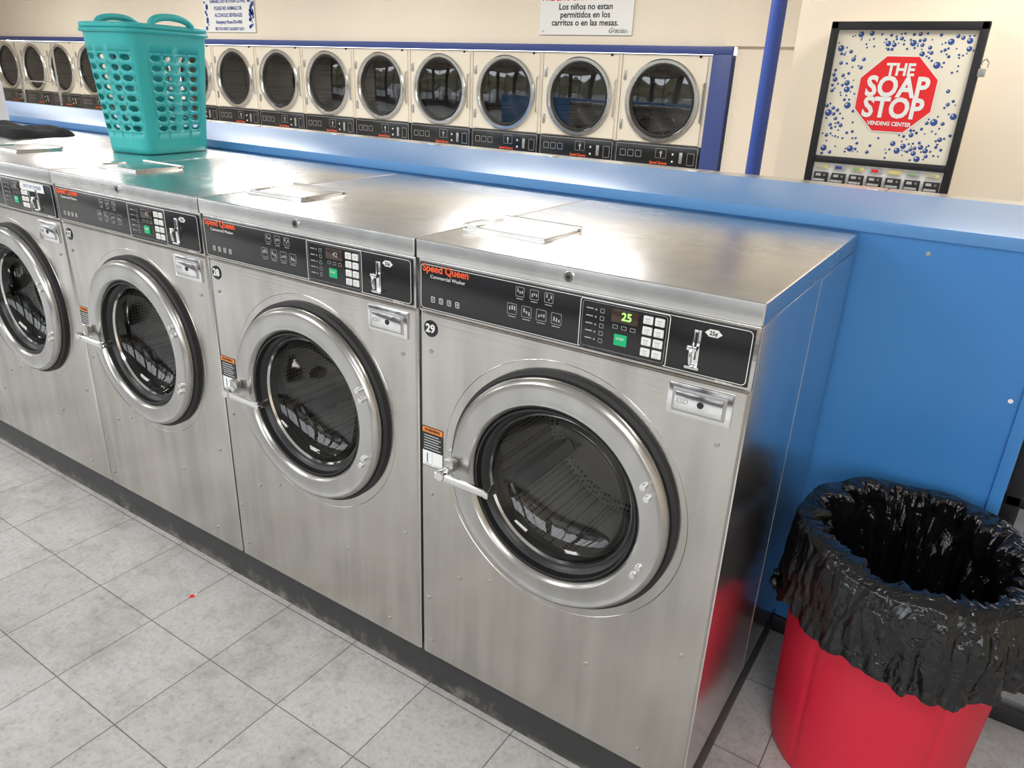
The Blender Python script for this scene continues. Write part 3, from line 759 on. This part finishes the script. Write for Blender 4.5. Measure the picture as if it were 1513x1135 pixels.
for (r, z, t) in rowsP:
    for k in range(NA):
        a = 2 * math.pi * k / NA; ca, sa = math.cos(a), math.sin(a)
        n1 = abs(noise.noise(Vector((ca * 3.4, sa * 3.4, z * 2.0))))
        n2 = abs(noise.noise(Vector((ca * 8 + z * 3, sa * 8, z * 6 + 4))))
        n3 = abs(noise.noise(Vector((ca * 15 - z * 6, sa * 15, z * 14))))
        fold = 1.1 * n1 + 0.7 * n2 + 0.35 * n3
        big = noise.noise(Vector((ca * 2.2, sa * 2.2, z * 3)))
        if t < 8 / 15:
            amp = min(1, r / 0.15) * 0.06
            rr = r - amp * fold; zz = z + 0.016 * big * (z > 0.4)
        else:
            q = (t - 8 / 15) / (7 / 15)
            flare = max(0.0, math.cos(a - math.radians(-35)))
            flare = flare ** 1.5
            rr = r + 0.002 + (0.004 + 0.020 * q) * fold + 0.034 * flare * math.sin(min(1, q * 1.15) * math.pi * 0.75) + flare * 0.024 * (fold - 0.3) * q
            rr = max(rr, 0.246 if q > 0.1 else r)
            zz = z + 0.016 * big + q * (0.026 * noise.noise(Vector((ca * 1.6, sa * 1.6, 9))) + 0.014 * noise.noise(Vector((ca * 6, sa * 6, 2))) - 0.016 * max(0, -ca))
            rr = min(rr, 0.298 if sa < 0.6 else 0.285)
        vs.append((rr * ca, rr * sa, zz))
fs = []
for i in range(len(rowsP) - 1):
    for k in range(NA):
        k2 = (k + 1) % NA; fs.append((i * NA + k, i * NA + k2, (i + 1) * NA + k2, (i + 1) * NA + k))
b.raw(vs, fs, M_bag)
kp = []
for k in range(9): kp.append((-0.250 - 0.010 * math.sin(k), -0.10 + 0.006 * k, 0.445 - 0.006 * k * (k % 2)))
b.tube(kp, 0.010, M_bag, 8)
bmesh.ops.remove_doubles(b.bm, verts=b.bm.verts[:], dist=1e-5)
bag = b.obj('bin_liner', (0, 0, 0), can, sharp=180)

# ------------------------------------------------------------------ laundry cart (chrome) at far left
b = B()
for sx_ in (-0.26, 0.26):
    b.tube([(sx_, 0, 0.12), (sx_, 0, 1.66)], 0.013, M_chrome, 10)
b.tube([(-0.36, 0, 1.66), (0.36, 0, 1.66)], 0.013, M_chrome, 10)
b.tube([(-0.26, 0, 1.25), (0.26, 0, 1.25)], 0.008, M_chrome, 8)
for z, s_ in ((0.80, 0.30), (0.60, 0.29), (0.40, 0.28)):
    b.tube([(-s_, -0.24, z), (s_, -0.24, z), (s_, 0.24, z), (-s_, 0.24, z)], 0.008, M_chrome, 8, True)
for k in range(9):
    x_ = -0.28 + 0.07 * k
    b.tube([(x_, -0.24, 0.80), (x_, -0.23, 0.40), (x_, 0.23, 0.40), (x_, 0.24, 0.80)], 0.004, M_chrome, 6)
for sx_ in (-0.24, 0.24):
    for sy_ in (-0.2, 0.2):
        b.tube([(sx_, sy_, 0.40), (sx_, sy_, 0.09)], 0.010, M_chrome, 8)
        b.lathe([(0, -0.014), (0.045, -0.014), (0.045, 0.014), (0, 0.014)], (sx_, sy_, 0.045), M_rubber, 'X', 20)
cart = b.obj('laundry_cart', (-8.6, 3.5, 0)); cart.rotation_euler = (0, 0, 0.3)
# small red wrapper on the floor
b = B(); b.box(-0.007, 0.007, -0.005, 0.005, 0, 0.005, M_signred, 0.002); b.tube([(0.006, 0, 0.003), (0.015, 0.004, 0.004)], 0.002, M_paper, 6)
ob = b.obj('candy_wrapper', (-0.80, -0.135, 0.0)); ob.rotation_euler = (0, 0, 0.9)

# ------------------------------------------------------------------ added fill lights on the ceiling, out of view
M_lens = mat('fill_lens', (0.9, 0.9, 0.88), 0.5, emis=(1.0, 0.97, 0.92), es=2.5)  # glowing lens of the added fill fixtures
for i, (lx, ly, en) in enumerate(((1.4, 3.0, 36), (-1.6, 3.2, 56), (-4.6, 3.2, 56), (-7.6, 3.2, 56), (-10.6, 3.2, 56), (1.8, -1.6, 24), (-1.8, -1.6, 24), (-5.4, -1.6, 24), (-9.4, -1.6, 24))):
    b = B(); b.box(-0.62, 0.62, -0.32, 0.32, -0.05, 0, M_ceil, 0.004); b.box(-0.58, 0.58, -0.28, 0.28, -0.06, -0.045, M_lens, 0.004)
    fx = b.obj('added_ceiling_light', (lx, ly, H))
    ld = bpy.data.lights.new('fill_lamp', 'AREA'); ld.shape = 'RECTANGLE'; ld.size = 1.15; ld.size_y = 0.55; ld.energy = en; ld.color = (1.0, 0.97, 0.93)
    lo = bpy.data.objects.new('fill_lamp', ld); scene.collection.objects.link(lo); lo.parent = fx; lo.location = (0, 0, -0.075)

# world sky
w = bpy.data.worlds.new('sky_world'); scene.world = w; w.use_nodes = True
bg = w.node_tree.nodes['Background']; bg.inputs[0].default_value = (0.90, 0.95, 1.0, 1); bg.inputs[1].default_value = 4.8

# ------------------------------------------------------------------ camera
f = 1090.0
X = Vector((0.8337, 0.2415, -0.4966)).normalized()
Yv = Vector((0.5529, -0.2996, 0.7776)); Yv = (Yv - X * Yv.dot(X)).normalized(); Z = X.cross(Yv)
right = Vector((X.x, Yv.x, Z.x)); down = Vector((X.y, Yv.y, Z.y)); fwd = Vector((X.z, Yv.z, Z.z))
R = Matrix((right, -down, -fwd)).transposed().to_4x4()
cam = bpy.data.cameras.new('camera'); cam.sensor_width = 36; cam.lens = f / 1513 * 36; cam.clip_start = 0.05
co = bpy.data.objects.new('camera', cam); scene.collection.objects.link(co)
co.matrix_world = Matrix.Translation(Vector((0.977, -1.157, 1.502))) @ R
scene.camera = co
